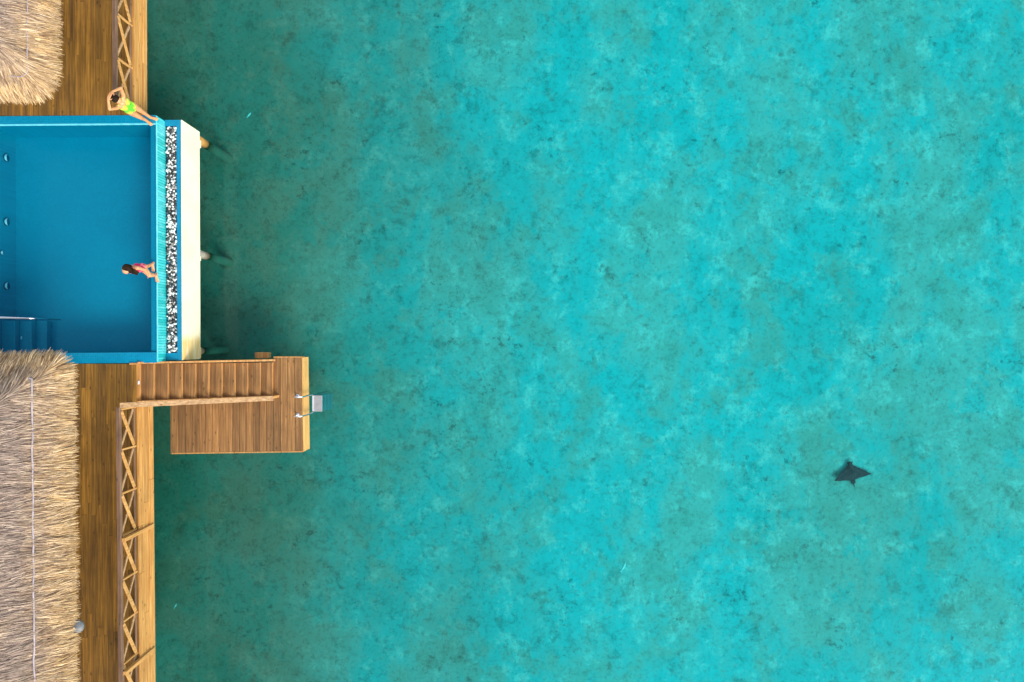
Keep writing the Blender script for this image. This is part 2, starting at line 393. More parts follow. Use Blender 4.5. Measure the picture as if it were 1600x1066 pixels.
# ------------------------------------------------------------------ jetty
pA=at(471,560,DK); pB=at(473,705,DK); pL0=at(268,632,DK); pL1=at(268.5,707,DK)
jt=thing('timber_jetty',((pA.x+pL0.x)/2,(pA.y+pB.y)/2,0),'timber jetty platform low over the water at the foot of the stairs','jetty')
m=MB(); xm=at(427,0,DK).x; yN=at(0,559.5,DK).y; yM=at(0,624,DK).y; yS0=at(0,707.5,DK).y; yS1=at(0,704.5,DK).y
xe0=pA.x; xe1=pB.x
boards(m,(xm,yS0+(yS1-yS0)*.78),(xe1,yS1),(xe0,yN),(xm-.01,yN),DK,wid=.20,gap=.012,stagger=False)
boards(m,(pL1.x,yS0),(xm-.004,yS0+(yS1-yS0)*.78),(xm-.008,yM+.05),(pL0.x,yM),DK,wid=.20,gap=.012,stagger=False)
m.build('jetty_boards',M['dock'],jt,bevel=.004)
def strip(pa,pb,z0,z1,w,name,mat,off=0):
    pa=Vector((pa[0],pa[1])); pb=Vector((pb[0],pb[1])); d=(pb-pa).normalized(); nrm=Vector((-d.y,d.x))
    m=MB(); m.hexa([tuple(pa+nrm*off),tuple(pb+nrm*off),tuple(pb+nrm*(off+w)),tuple(pa+nrm*(off+w))],z0,z1); return m.build(name,mat,jt,bevel=.005)
strip((xe1+.004,yS1-.02),(xe0+.004,yN+.02),.14,DK-.006,-.045,'fascia_board',M['pale'])
strip((pL1.x,yS0-.004),(xe1,yS1-.004),.35,DK-.006,-.04,'fascia_board',M['riser'])
strip((pL0.x-.003,yM),(pL1.x-.003,yS0-.04),.35,DK-.006,-.04,'fascia_board',M['dock'])
strip((xe0,yN+.004),(xm,yN+.004),.35,DK-.006,-.04,'fascia_board',M['riser'])
m=MB(); bx=at(408.5,555.5,.55); m.box((bx.x-.20,bx.y-.09,.28),(bx.x+.20,bx.y+.09,.55)); m.build('beam_end',M['riser'],jt,bevel=.01)
for (px,py) in ((300,655),(300,688),(395,688),(448,688),(448,585),(395,640)):
    q=at(px,py,0); m=MB(); m.lathe((q.x,q.y,0),[(.10,-1.9),(.10,DK-.05)],14); m.build('pile',M['pile'],jt)
for y in (yN-.4,yM-.4,yS1+.25):
    m=MB(); m.box((max(pL0.x,xm-.2) if y==yN-.4 else pL0.x+.05,y-.06,.42),(xe0-.05,y+.06,DK-.045)); m.build('joist',M['dock'],jt)

# ------------------------------------------------------------------ swim ladder
ly0=at(0,618.5,DK).y; ly1=at(0,648,DK).y; ex=xe0+.05
la=thing('swim_ladder',(ex,(ly0+ly1)/2,0),'steel swim ladder hooked over the jetty edge with grey steps going under water','ladder')
for y in (ly0,ly1):
    pts=[(ex-.16,y,DK),(ex-.16,y,DK+.30)]
    for k in range(9):
        a=math.pi*(1-k/8); pts.append((ex-.02+.14*math.cos(a),y,DK+.36+.14*math.sin(a)))
    pts+=[(ex+.125,y,DK+.2),(ex+.14,y,.1),(ex+.26,y,-1.0)]
    m=MB(); m.tube(pts,.024,10); m.build('side_rail',M['chrome'],la,smooth=True)
    m=MB(); m.lathe((ex-.16,y,DK),[(.055,0.001),(.055,.012),(.03,.02)],14); m.build('base_plate',M['chrome'],la)
for k,z in enumerate((.14,-.14,-.42,-.70)):
    xa=ex+.14+.125*max(0,(.1-z))/1.1-.02
    m=MB(); m.box((xa,ly1+.035,z-.025),(xa+.30,ly0-.035,z)); m.build('step',M['step'],la,bevel=.012)
    m=MB(); m.box((xa-.006,ly1+.04,z+.002),(xa+.05,ly0-.04,z+.008)); m.build('step_edge',M['stepedge'],la)

# ------------------------------------------------------------------ swimming pool
XE=at(245,0,P).x                        # sea side edge of the pool
yNo=at(0,180,P).y; yNi=at(0,194,P).y; ySi=at(0,550.5,P).y; ySo=at(0,567,P).y
XWi=-14.6
FZ=1.22
RB=1.965                                  # level of the overflow channel rim
XO=at(284,0,RB).x
sl=.0075                                 # the pool stands turned by a little under half a degree
po=thing('swimming_pool',((XE+XWi)/2,(yNo+ySo)/2,.8),'blue tiled overflow pool with pebble channel and cream sea wall between two thatched roofs','pool')
def sh(poly): return [(x-(y-yNo)*sl*.55, y+(x-XE)*sl) for (x,y) in poly]
def slab(name,poly,z0,z1,mat,bevel=.004):
    m=MB(); m.hexa(sh(poly),z0,z1); return m.build(name,mat,po,bevel=bevel)
def rect(x0,y0,x1,y1): return [(x0,y0),(x1,y0),(x1,y1),(x0,y1)]
XI=at(233.5,0,P).x
slab('pool_floor',rect(XWi-.3,ySo+.02,XE-.03,yNo-.02),.84,FZ,M['basin'])
slab('basin_wall',rect(XWi+.005,yNi,XI,yNo-.012),FZ,P-.02,M['basin'],0)
slab('basin_wall',rect(XWi+.005,ySo+.012,XI,ySi),FZ,P-.02,M['basin'],0)
slab('basin_wall',rect(XWi-.3,ySo+.012,XWi,yNo-.012),FZ,P-.02,M['basin'],0)
slab('overflow_wall',rect(XI+.004,ySo+.02,XE-.026,yNo-.006),FZ,P-.05,M['basin'],0)
slab('overflow_tiling',rect(XE-.022,ySo+.03,XE,yNo-.02),RB-.05,P-.016,M['turq'],0)
slab('edge_trim',rect(XE-.026,ySo+.03,XE+.006,yNo-.02),P-.012,P+.004,M['trim'],.002)
slab('coping',rect(XWi-.3,yNi+.03,XE-.03,yNo),P-.016,P+.012,M['coping'])
slab('coping',rect(XWi-.3,ySo,XE-.03,ySi),P-.016,P+.008,M['coping'])
slab('edge_trim',rect(XWi,yNi-.016,XE-.03,yNi+.026),P-.016,P+.004,M['trim'],.002)
# overflow channel
yCn=at(0,187.5,RB).y; yCs=at(0,563,RB).y
yPn=at(0,197,RB).y; yPs=at(0,551.5,RB).y
XP0=XE+.006; XP1=at(275.5,0,RB).x
slab('channel_floor',rect(XE-.4,yCs,XO-.03,yCn),.86,RB-.09,M['coping'],0)
slab('channel_rim',rect(XP1,yCs,XO-.028,yCn),RB-.088,RB,M['coping'])
slab('channel_rim',rect(XE+.004,yPn,XP1-.004,yCn),RB-.088,RB,M['coping'])
slab('channel_rim',rect(XE+.004,yCs,XP1-.004,yPs),RB-.088,RB,M['coping'])
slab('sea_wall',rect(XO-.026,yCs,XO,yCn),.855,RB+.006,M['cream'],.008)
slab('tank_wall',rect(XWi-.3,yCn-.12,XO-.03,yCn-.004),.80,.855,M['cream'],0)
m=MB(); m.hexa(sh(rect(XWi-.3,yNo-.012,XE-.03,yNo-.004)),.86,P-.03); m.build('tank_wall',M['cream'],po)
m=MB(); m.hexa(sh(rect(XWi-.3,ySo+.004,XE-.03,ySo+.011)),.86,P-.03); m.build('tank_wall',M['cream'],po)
# steps in the corner
yT=at(0,499,1.9).y
sx_=[at(-60,0,1.9).x,at(22,0,1.80).x,at(48,0,1.62).x,at(72,0,1.44).x]
for k,(z) in enumerate((1.80,1.62,1.44)):
    slab('pool_step',rect(XWi+.004 if k==0 else sx_[k]+.004,ySi+.004,sx_[k+1],yT-.0*k),FZ+.002,z,M['basin'],.01)
m=MB(); hz=P+.42
h0=at(-40,495,hz); h1=at(40,497.5,hz)
m.tube([(h0.x-.6,h0.y,P),(h0.x-.55,h0.y,hz-.1),(h0.x-.4,h0.y,hz),h0,h1,h1+Vector((.10,0,-.05)),h1+Vector((.14,0,-.2)),h1+Vector((.14,0,-1.2))],.024,10)
m.build('grab_rail',M['chrome'],po,smooth=True)
def hood(x,y,z,r,par):
    m=MB(); pts=[];rs=[]
    for k in range(13):
        a=R(15+150*k/12); pts.append((x+.02,y+r*.9*math.cos(a),z+r*.9*math.sin(a))); rs.append(.004+.026*math.sin(math.pi*k/12))
    m.tube(pts,rs,8); h=m.build('rim',M['lampglass'],None,smooth=True); h.parent=par; h.matrix_parent_inverse=par.matrix_world.inverted()@Matrix.Identity(4) if False else (Matrix.Translation(par.parent.location)@par.matrix_parent_inverse).inverted()
for (px,py,r) in ((15,247,.115),(15,347,.115),(15,447,.115),(8,395,.06)):
    zz=1.62 if r>.1 else 1.82
    q=at(px,py,zz)
    m=MB(); v=[];f=[]; n=20
    for (rr,xx) in ((r,0),(r,.025),(r*.78,.045)):
        for k in range(n): v.append((XWi+.003+xx-(q.y-yNo)*sl*.55,q.y+rr*math.cos(2*math.pi*k/n),zz+rr*math.sin(2*math.pi*k/n)))
    for i in range(2):
        for k in range(n): f.append((i*n+k,i*n+(k+1)%n,(i+1)*n+(k+1)%n,(i+1)*n+k))
    f.append(tuple(range(2*n,3*n))); m.quadmesh(v,f); ul=m.build('underwater_light',M['lens'],po)
    hood(XWi+.05-(q.y-yNo)*sl*.55,q.y,zz,r,ul)
zz=1.53; q=at(50,528,zz); m=MB(); v=[];f=[];n=16
for (rr,xx) in ((.07,0),(.07,.02),(.05,.03)):
    for k in range(n): v.append((sx_[1]+.002+xx-(q.y-yNo)*sl*.55,q.y+rr*math.cos(2*math.pi*k/n),zz+rr*math.sin(2*math.pi*k/n)))
for i in range(2):
    for k in range(n): f.append((i*n+k,i*n+(k+1)%n,(i+1)*n+(k+1)%n,(i+1)*n+k))
f.append(tuple(range(2*n,3*n))); m.quadmesh(v,f); ul=m.build('underwater_light',M['lens'],po)
hood(sx_[1]+.03-(q.y-yNo)*sl*.55,q.y,zz,.085,ul)
# piles under the tank
for (px,py,r,mt) in ((306,216,.13,'pile'),(308,396,.12,'pilegrey'),(301,549,.10,'pilegrey'),(190,222,.13,'pile'),(190,399,.13,'pile'),(190,551,.13,'pile')):
    q=at(px,py,.6); m=MB(); m.lathe((q.x,q.y,0),[(r*1.25,-1.9),(r*1.05,-.3),(r,.1),(r,.82)],16); m.build('pile',M[mt],po,smooth=False)
for (py) in (222,399,551):
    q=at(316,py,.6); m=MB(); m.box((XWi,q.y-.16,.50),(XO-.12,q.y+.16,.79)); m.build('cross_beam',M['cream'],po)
# pool water
m=MB(); pw=sh(rect(XWi-.01,ySi-.004,XE-.03,yNi-.014)); m.quadmesh([(x,y,P-.03) for x,y in pw],[(0,1,2,3)])
tag(m.build('pool_water',M['poolwater']),kind='structure')
# pebbles
me_v=[];m=MB()
bm=bmesh.new(); bmesh.ops.create_icosphere(bm,subdivisions=1,radius=1); icv=np.array([v.co[:] for v in bm.verts]); icf=[tuple(v.index for v in f.verts) for f in bm.faces]; bm.free()
def pebble_at(x,y,z,s):
    sc_=np.array([s*random.uniform(.8,1.3),s*random.uniform(.7,1.1),s*random.uniform(.5,.8)])
    a=random.uniform(0,6.28); v=icv*(1+rng.uniform(-.12,.12,(len(icv),1)))*sc_
    ca,sa=math.cos(a),math.sin(a)
    v=np.stack([v[:,0]*ca-v[:,1]*sa+x,v[:,0]*sa+v[:,1]*ca+y,v[:,2]+z],1)
    m.quadmesh(v.tolist(),icf)
for i in range(1750):
    x=random.uniform(XP0+.03,XP1-.02); y=random.uniform(yPs+.02,yPn-.02)
    (x,y),=sh([(x,y)]); pebble_at(x,y,RB-.07+random.uniform(0,.07),random.uniform(.024,.046))
pb=m.build('pebbles',M['pebble'],smooth=True,fixn=False)
tag(pb,'black and white pebbles filling the overflow channel along the pool','pebbles',kind='stuff')

# ------------------------------------------------------------------ thatched huts
TAN=math.tan(R(40))
def hut(label,xe,xw,ys,yn,ze,k,skew,seedn,vis,gold_side=None):
    rg=np.random.default_rng(seedn)
    hu=thing('thatched_hut',((xe+xw)/2,(ys+yn)/2,P),label,'hut')
    def dist(x,y):
        a=(xe+skew*(yn-y))-x; b=yn-y; c=y-ys; d=x-xw
        A=np.stack([a,b,c,d]); mn=A.min(0)
        return mn-k*np.log(np.exp(-(A-mn)/k).sum(0)), A
    def height(x,y):
        d,_=dist(x,y); return ze+TAN*d
    # underlay
    nx=int((xe+skew*(yn-ys)-xw+.2)/.08); ny=int((yn-ys)/.08)
    gx=np.linspace(xw,xe+skew*(yn-ys),nx); gy=np.linspace(ys,yn,ny)
    GX,GY=np.meshgrid(gx,gy,indexing='ij'); D,_=dist(GX,GY); Z=ze+TAN*D
    idx=-np.ones((nx,ny),int); ok=D>.0; vs=[];fs=[]
    for i in range(nx):
        for j in range(ny):
            if ok[i,j]: idx[i,j]=len(vs); vs.append((GX[i,j],GY[i,j],Z[i,j]))
    for i in range(nx-1):
        for j in range(ny-1):
            q=(idx[i,j],idx[i+1,j],idx[i+1,j+1],idx[i,j+1])
            if min(q)>=0: fs.append(q)
    mb=MB(); mb.quadmesh(vs,fs); rf=mb.build('roof',M['thatchbase'],hu,fixn=False)
    so=rf.modifiers.new('thick','SOLIDIFY'); so.thickness=.22; so.offset=-1
    # straw
    def straw(N,x0,x1,y0,y1,edge):
        x=rg.uniform(x0,x1,N); y=rg.uniform(y0,y1,N); d,A=dist(x,y)
        kp=(d>-.01)&(d<(.34 if edge else 9)); x=x[kp];y=y[kp];d=d[kp]; n=len(x)
        e=.02; gx_=(dist(x+e,y)[0]-dist(x-e,y)[0])/(2*e); gy_=(dist(x,y+e)[0]-dist(x,y-e)[0])/(2*e)
        gl=np.sqrt(gx_**2+gy_**2)+1e-6
        yaw=rg.normal(0,.15,n)+.16*np.sin(x*2.1+y*3.7+seedn)+.12*np.sin(y*7.3-x*4.0+1)
        ux=-gx_/gl; uy=-gy_/gl; cy_,sy_=np.cos(yaw),np.sin(yaw); ux,uy=ux*cy_-uy*sy_,ux*sy_+uy*cy_
        slope=TAN*gl
        dirv=np.stack([ux,uy,-slope],1); dirv/=np.linalg.norm(dirv,axis=1,keepdims=True)
        nrm=np.stack([-0*ux+TAN*(-gx_),TAN*(-gy_),np.ones(n)],1); nrm/=np.linalg.norm(nrm,axis=1,keepdims=True)
        side=np.cross(dirv,nrm); side/=np.linalg.norm(side,axis=1,keepdims=True)
        roll=rg.normal(0,.5,n)[:,None]; sd=side*np.cos(roll)+nrm*np.sin(roll)
        L=(rg.uniform(.22,.46,n) if not edge else rg.uniform(.2,.42,n))[:,None]
        clump=.5+.5*np.sin(x*9.1+np.sin(y*5.3)*2)*np.sin(y*11.7+np.sin(x*4.1)*2)
        p=np.stack([x,y,ze+TAN*d],1)+nrm*(rg.uniform(-.01,.05,n)+.09*clump)[:,None]
        lift=(rg.uniform(-.02,.16,n)*L[:,0])[:,None]
        w=rg.uniform(.004,.009,n)[:,None]
        droop=np.array([0,0,-1.0])*((.25 if edge else .04)*L*rg.uniform(.2,1,n)[:,None])
        mid=p+dirv*L*.55+nrm*lift; tip=p+dirv*L+nrm*lift*1.1+droop
        V=np.stack([p-sd*w,p+sd*w,mid+sd*w*.9,mid-sd*w*.9,tip+sd*w*.35,tip-sd*w*.35],1).reshape(-1,3)
        wt=np.clip((d-.05)/.75,0,1)
        return V,np.repeat(wt,6)
    x0,x1,y0,y1=vis
    area=(x1-x0)*(y1-y0)
    parts=[straw(int(area*4600),x0,x1,y0,y1,False),
           straw(int(2600*((y1-y0))),xe-.4,xe+skew*(yn-ys)+.02,y0,y1,True)]
    if y1>=yn: parts.append(straw(int(2600*(x1-x0)),x0,x1,yn-.4,yn,True))
    if y0<=ys: parts.append(straw(int(2600*(x1-x0)),x0,x1,ys,ys+.4,True))
    parts.append(straw(int((xe-xw)*(yn-ys)*160),xw,xe,ys,yn,False))
    V=np.concatenate([p[0] for p in parts]); Wt=np.concatenate([p[1] for p in parts]); n=len(V)//6
    base=np.arange(n)[:,None]*6
    Fq=np.concatenate([base+np.array([0,1,2,3]),base+np.array([3,2,4,5])],1).reshape(-1,4)
    me=bpy.data.meshes.new('thatch'); me.vertices.add(len(V)); me.vertices.foreach_set('co',V.ravel().astype(np.float32))
    me.loops.add(Fq.size); me.loops.foreach_set('vertex_index',Fq.ravel().astype(np.int32))
    me.polygons.add(len(Fq)); me.polygons.foreach_set('loop_start',np.arange(0,Fq.size,4,dtype=np.int32))
    me.update(calc_edges=True); at_=me.attributes.new('weather','FLOAT','POINT'); at_.data.foreach_set('value',Wt.astype(np.float32))
    me.materials.append(M['thatch']); o=bpy.data.objects.new('thatch',me); COL.objects.link(o); o.parent=rf
    # walls, posts and a door under the eaves
    ins=1.9
    a=xe-ins; b=xw+ins; c0=ys+ins; c1=yn-ins; zt=ze+TAN*ins-.28
    for nm,(q0,q1) in {'e':((a-.12,c0),(a,c1)),'w':((b,c0),(b+.12,c1)),'n':((b+.124,c1-.12),(a-.124,c1)),'s':((b+.124,c0),(a-.124,c0+.12))}.items():
        m=MB(); m.box((q0[0],q0[1],P+.005),(q1[0],q1[1],zt)); m.build('wall',M['hutwall'],hu)
    ym=(c0+c1)/2; m=MB(); m.box((a+.003,ym-.5,P+.01),(a+.045,ym+.5,P+2.05)); dr=m.build('door',M['rail'],hu,bevel=.01)
    m=MB(); m.tube([(a+.047,ym+.38,P+1.0),(a+.10,ym+.38,P+1.0),(a+.10,ym+.25,P+1.0)],.012,8); m.build('handle',M['chrome'],dr)
    for yy in (c0,c1):
        m=MB(); m.lathe((xe-1.75,yy,P),[(.07,.003),(.07,ze-P+1.1)],12); m.build('post',M['hutwall'],hu)
    # cable laid round the roof above the eave
    dr_=.30 if gold_side=='N' else .13; pts=[]
    def on(x,y,h): return (x,y,float(height(np.array([x]),np.array([y]))[0])+h)
    ends=(yn-dr_ if gold_side=='N' else ys+dr_)
    far=(ys+1.0 if gold_side=='N' else yn-1.0)
    rr=.05 if gold_side=='N' else .22; sg=1 if gold_side=='N' else -1
    for i in range(46):
        yy=far+(ends-sg*rr-far)*i/45
        pts.append(on(xe+skew*(yn-yy)-dr_+.004*math.sin(i*.9+seedn)+.003*math.sin(i*2.3),yy,.175+.012*math.sin(i*1.7)))
    cxr=xe+skew*(yn-ends)-dr_-rr
    for i in range(1,7):
        a2=math.pi/2*i/6; pts.append(on(cxr+rr*math.cos(a2),ends-sg*rr+sg*rr*math.sin(a2),.165))
    for i in range(1,24):
        pts.append(on(cxr-i*.12,ends+.012*math.sin(i*1.3),(.13 if i<2 else .0) if gold_side=='N' else .15))
    m=MB(); m.tube(pts,.021 if gold_side=='N' else .011,8); m.build('cable',M['rope'],rf,smooth=True)
    return hu
ZE=4.7
cl=at(88,571,ZE); cu=at(64,131,ZE)
hut('thatched hut with the larger straw roof, below the pool beside the long railing',cl.x,-16.6,-12.2,cl.y,ZE,.035,.0085,3,(-14.6,cl.x+.12,-9.6,cl.y),'N')
hut('thatched hut with a small rounded straw roof corner, above the pool',cu.x,-16.4,cu.y-.06,cu.y+5.6,ZE,.13,.0,5,(-14.6,cu.x+.02,cu.y-.06,10.2),'S')

# round grey fitting half under the thatch edge
q=at(120.5,979,4.45)
lf=thing('dome_lamp',(q.x,q.y,4.45),'round grey dome half hidden under the thatch edge beside the long railing','lamp')
m=MB(); m.lathe((q.x,q.y,4.45),[(.165,-.03),(.165,.0),(.155,.035),(.12,.07),(.06,.095),(.02,.105)],24); m.build('shade',M['greymetal'],lf,smooth=True)
m=MB(); m.tube([(q.x-.02,q.y,4.54),(q.x-.12,q.y,4.60),(q.x-.6,q.y,4.68)],.02,10); m.build('arm',M['greymetal'],lf,smooth=True)

# ------------------------------------------------------------------ people
def capsule(mb,p,q,r0,r1,n=14):
    p=Vector(p);q=Vector(q); d=q-p; L=d.length
    if L<1e-5: d=Vector((0,0,1)); L=1e-5
    d.normalize(); u=d.orthogonal().normalized(); w=d.cross(u); v=[];f=[]; rings=[]
    for a in (-80,-55,-25,0): rings.append((p+d*(r0*math.sin(R(a))),r0*math.cos(R(a))))
    for a in (0,25,55,80): rings.append((q+d*(r1*math.sin(R(a))),r1*math.cos(R(a))))
    for c,r in rings:
        for k in range(n): v.append(c+(u*math.cos(2*math.pi*k/n)+w*math.sin(2*math.pi*k/n))*r)
    for i in range(len(rings)-1):
        for k in range(n): f.append((i*n+k,i*n+(k+1)%n,(i+1)*n+(k+1)%n,(i+1)*n+k))
    f.append(tuple(range(n-1,-1,-1))); f.append(tuple((len(rings)-1)*n+k for k in range(n)))
    mb.quadmesh(v,f)
def grow(name,segs,mats,parent,voxel=.007,smooth=6,xf=None):
    """one continuous surface from tapered limbs"""
    mb=MB()
    for s in segs: capsule(mb,*s)
    o=mb.build(name,mats,None)
    r=o.modifiers.new('r','REMESH'); r.mode='VOXEL'; r.voxel_size=voxel
    s=o.modifiers.new('s','SMOOTH'); s.iterations=smooth; s.factor=.5
    dg=bpy.context.evaluated_depsgraph_get(); me=bpy.data.meshes.new_from_object(o.evaluated_get(dg))
    bpy.data.objects.remove(o); me.name=name; me.materials.clear()
    for m_ in (mats if isinstance(mats,(list,tuple)) else [mats]): me.materials.append(m_)
    me.polygons.foreach_set('use_smooth',[True]*len(me.polygons))
    ob=bpy.data.objects.new(name,me); COL.objects.link(ob); ob.parent=parent
    return ob
def hand(segs,wrist,tip,normal,side,curl=.35):
    """palm, four unequal fingers and a thumb; tip: direction of the fingers, normal: palm side, side: +1/-1 thumb side"""
    w=Vector(wrist); d=Vector(tip).normalized(); nn=Vector(normal); nn=(nn-d*nn.dot(d)).normalized(); s=d.cross(nn)*side
    for k in (-1.5,-.5,.5,1.5):
        segs.append((w+s*(k*.012),w+d*.085+s*(k*.019),.013,.011))
        ln=[.058,.070,.074,.062][int(k+1.5)]
        a=w+d*.085+s*(k*.020); b=a+(d*math.cos(curl)+nn*math.sin(curl))*ln*.55; c=b+(d*math.cos(curl*2.2)+nn*math.sin(curl*2.2))*ln*.5
        segs.append((a,b,.0092,.0085)); segs.append((b,c,.0085,.007))
    a=w+d*.025+s*.026; b=a+(d*.6+s*.75+nn*.2).normalized()*.042; c=b+(d*.85+s*.35+nn*.35).normalized()*.034
    segs.append((a,b,.0125,.0105)); segs.append((b,c,.0105,.008))
def foot(segs,ankle,fwd,floor=0.0,pitch=0):
    a=Vector(ankle); f=Vector(fwd).normalized(); s=Vector((-f.y,f.x,0))
    heel=Vector((a.x,a.y,floor+.032))-f*.045
    segs.append((a,heel,.040,.030)); 
    for k in (-1,0,1): segs.append((a+Vector((0,0,-.02)),Vector((a.x,a.y,floor+.022))+f*.125+s*(k*.022),.034,.020))
    for k in (-2,-1,0,1,2): segs.append((Vector((a.x,a.y,floor+.018))+f*.12+s*(k*.016),Vector((a.x,a.y,floor+.013))+f*(.175-.008*abs(k-1))+s*(k*.017),.013,.010))
def head_segs(c,f,r=.088):
    """c: centre, f: facing direction"""
    c=Vector(c); f=Vector(f).normalized(); s=f.cross(Vector((0,0,1))).normalized(); u=s.cross(f)
    g=[(c+u*.025-f*.02,c+u*.03+f*.01,r,r),(c-u*.03+f*.025,c-u*.075+f*.045,.066,.040),
       (c+f*.085-u*.005,c+f*.104-u*.030,.011,.014),                     # nose
       (c+f*.088+u*.02+s*.028,c+f*.088+u*.02-s*.028,.013,.013),         # brow
       (c+f*.082-u*.058+s*.016,c+f*.082-u*.058-s*.016,.010,.010)]       # lips
    for k in (-1,1): g.append((c+s*(k*.088)-u*.0,c+s*(k*.090)-u*.03-f*.004,.014,.010))   # ears
    return g
def paint_face(o,c,f):
    c=Vector(c); f=Vector(f).normalized(); s=f.cross(Vector((0,0,1))).normalized(); u=s.cross(f)
    for p in o.data.polygons:
        d=p.center-c; a=d.dot(f); b=d.dot(s); h=d.dot(u)
        if a>.05:
            if abs(abs(b)-.033)<.014 and abs(h-.002)<.008: p.material_index=2
            elif abs(b)<.026 and abs(h+.058)<.008 and a>.07: p.material_index=1

def standing_woman():
    base=at(233.5,187,P); base.z=P+.014
    w=thing('person',base,'woman in a neon green swimsuit standing on the pool corner, both arms raised','person')
    B=[]
    for s in (-1,1):
        an=(s*.062,.0-.03*s,.075); kn=(s*.078,.02,.46); hp=(s*.088,0,.86)
        B+= [(hp,kn,.088,.058),(kn,an,.056,.036),((s*.074,-.02,.36),(s*.070,-.018,.25),.052,.044)]
        foot(B,an,(s*.25,1,0))
        B+= [((s*.075,-.035,.88),(s*.085,-.04,.84),.092,.085)]
        B+= [((s*.055,0,.92),(s*.055,0,1.06),.095,.074),((s*.055,0,1.06),(s*.075,.005,1.26),.074,.088),((s*.07,0,1.28),(s*.10,0,1.36),.080,.060),
             ((s*.07,.075,1.245),(s*.07,.08,1.235),.058,.055)]
        sh_=(s*.175,0,1.395); el=(s*.295,.02,1.65); wr=(s*.12,.0,1.82)
        B+= [((s*.08,0,1.36),sh_,.058,.050),(sh_,el,.049,.036),(el,wr,.038,.025)]
        hand(B,wr,(-s*.80,.05,.40),(0,.0,-1),-s,.3)
    B+= [((0,0,.90),(0,0,1.32),.085,.085),((0,-.01,1.36),(0,.0,1.50),.052,.047),((0,0,.93),(0,0,.86),.10,.08)]
    hc=(0,.02,1.57); fd=(0,1,-.45)
    B+=head_segs(hc,fd)
    # face the open water
    b=grow('body',B,[M['skin'],M['lip'],M['eye']],w); paint_face(b,hc,fd)
    S=[]
    for s in (-1,1):
        S+= [((s*.055,0,.95),(s*.055,0,1.06),.102,.081),((s*.055,0,1.06),(s*.075,.005,1.25),.081,.094),
             ((s*.07,.076,1.245),(s*.07,.081,1.235),.064,.061),((s*.07,-.035,.92),(s*.075,-.04,.88),.098,.088),
             ((s*.075,.06,1.29),(s*.10,.01,1.425),.018,.014),((s*.10,.01,1.425),(s*.08,-.08,1.27),.014,.016)]
    S+= [((0,0,.93),(0,0,.82),.105,.070),((0,0,.95),(0,0,1.2),.09,.09)]
    grow('swimsuit',S,M['green'],w,.008,4)
    Hs=[((0,.012,1.622),(0,.005,1.60),.100,.098),((0,-.03,1.60),(0,-.075,1.44),.088,.055),((0,-.075,1.46),(0,-.085,1.30),.06,.03)]
    for k in range(10):
        a=R(200+k*16); Hs.append(((.05*math.cos(a),-.03+.04*math.sin(a),1.60),(.075*math.cos(a),-.04+.075*math.sin(a),1.36+.03*math.sin(k*3)),.04,.012))
    grow('hair',Hs,M['hair'],w,.008,3)
    w.rotation_euler=(0,0,R(-90-28)); w.scale=(1.02,1.12,1.0); return w
standing_woman()

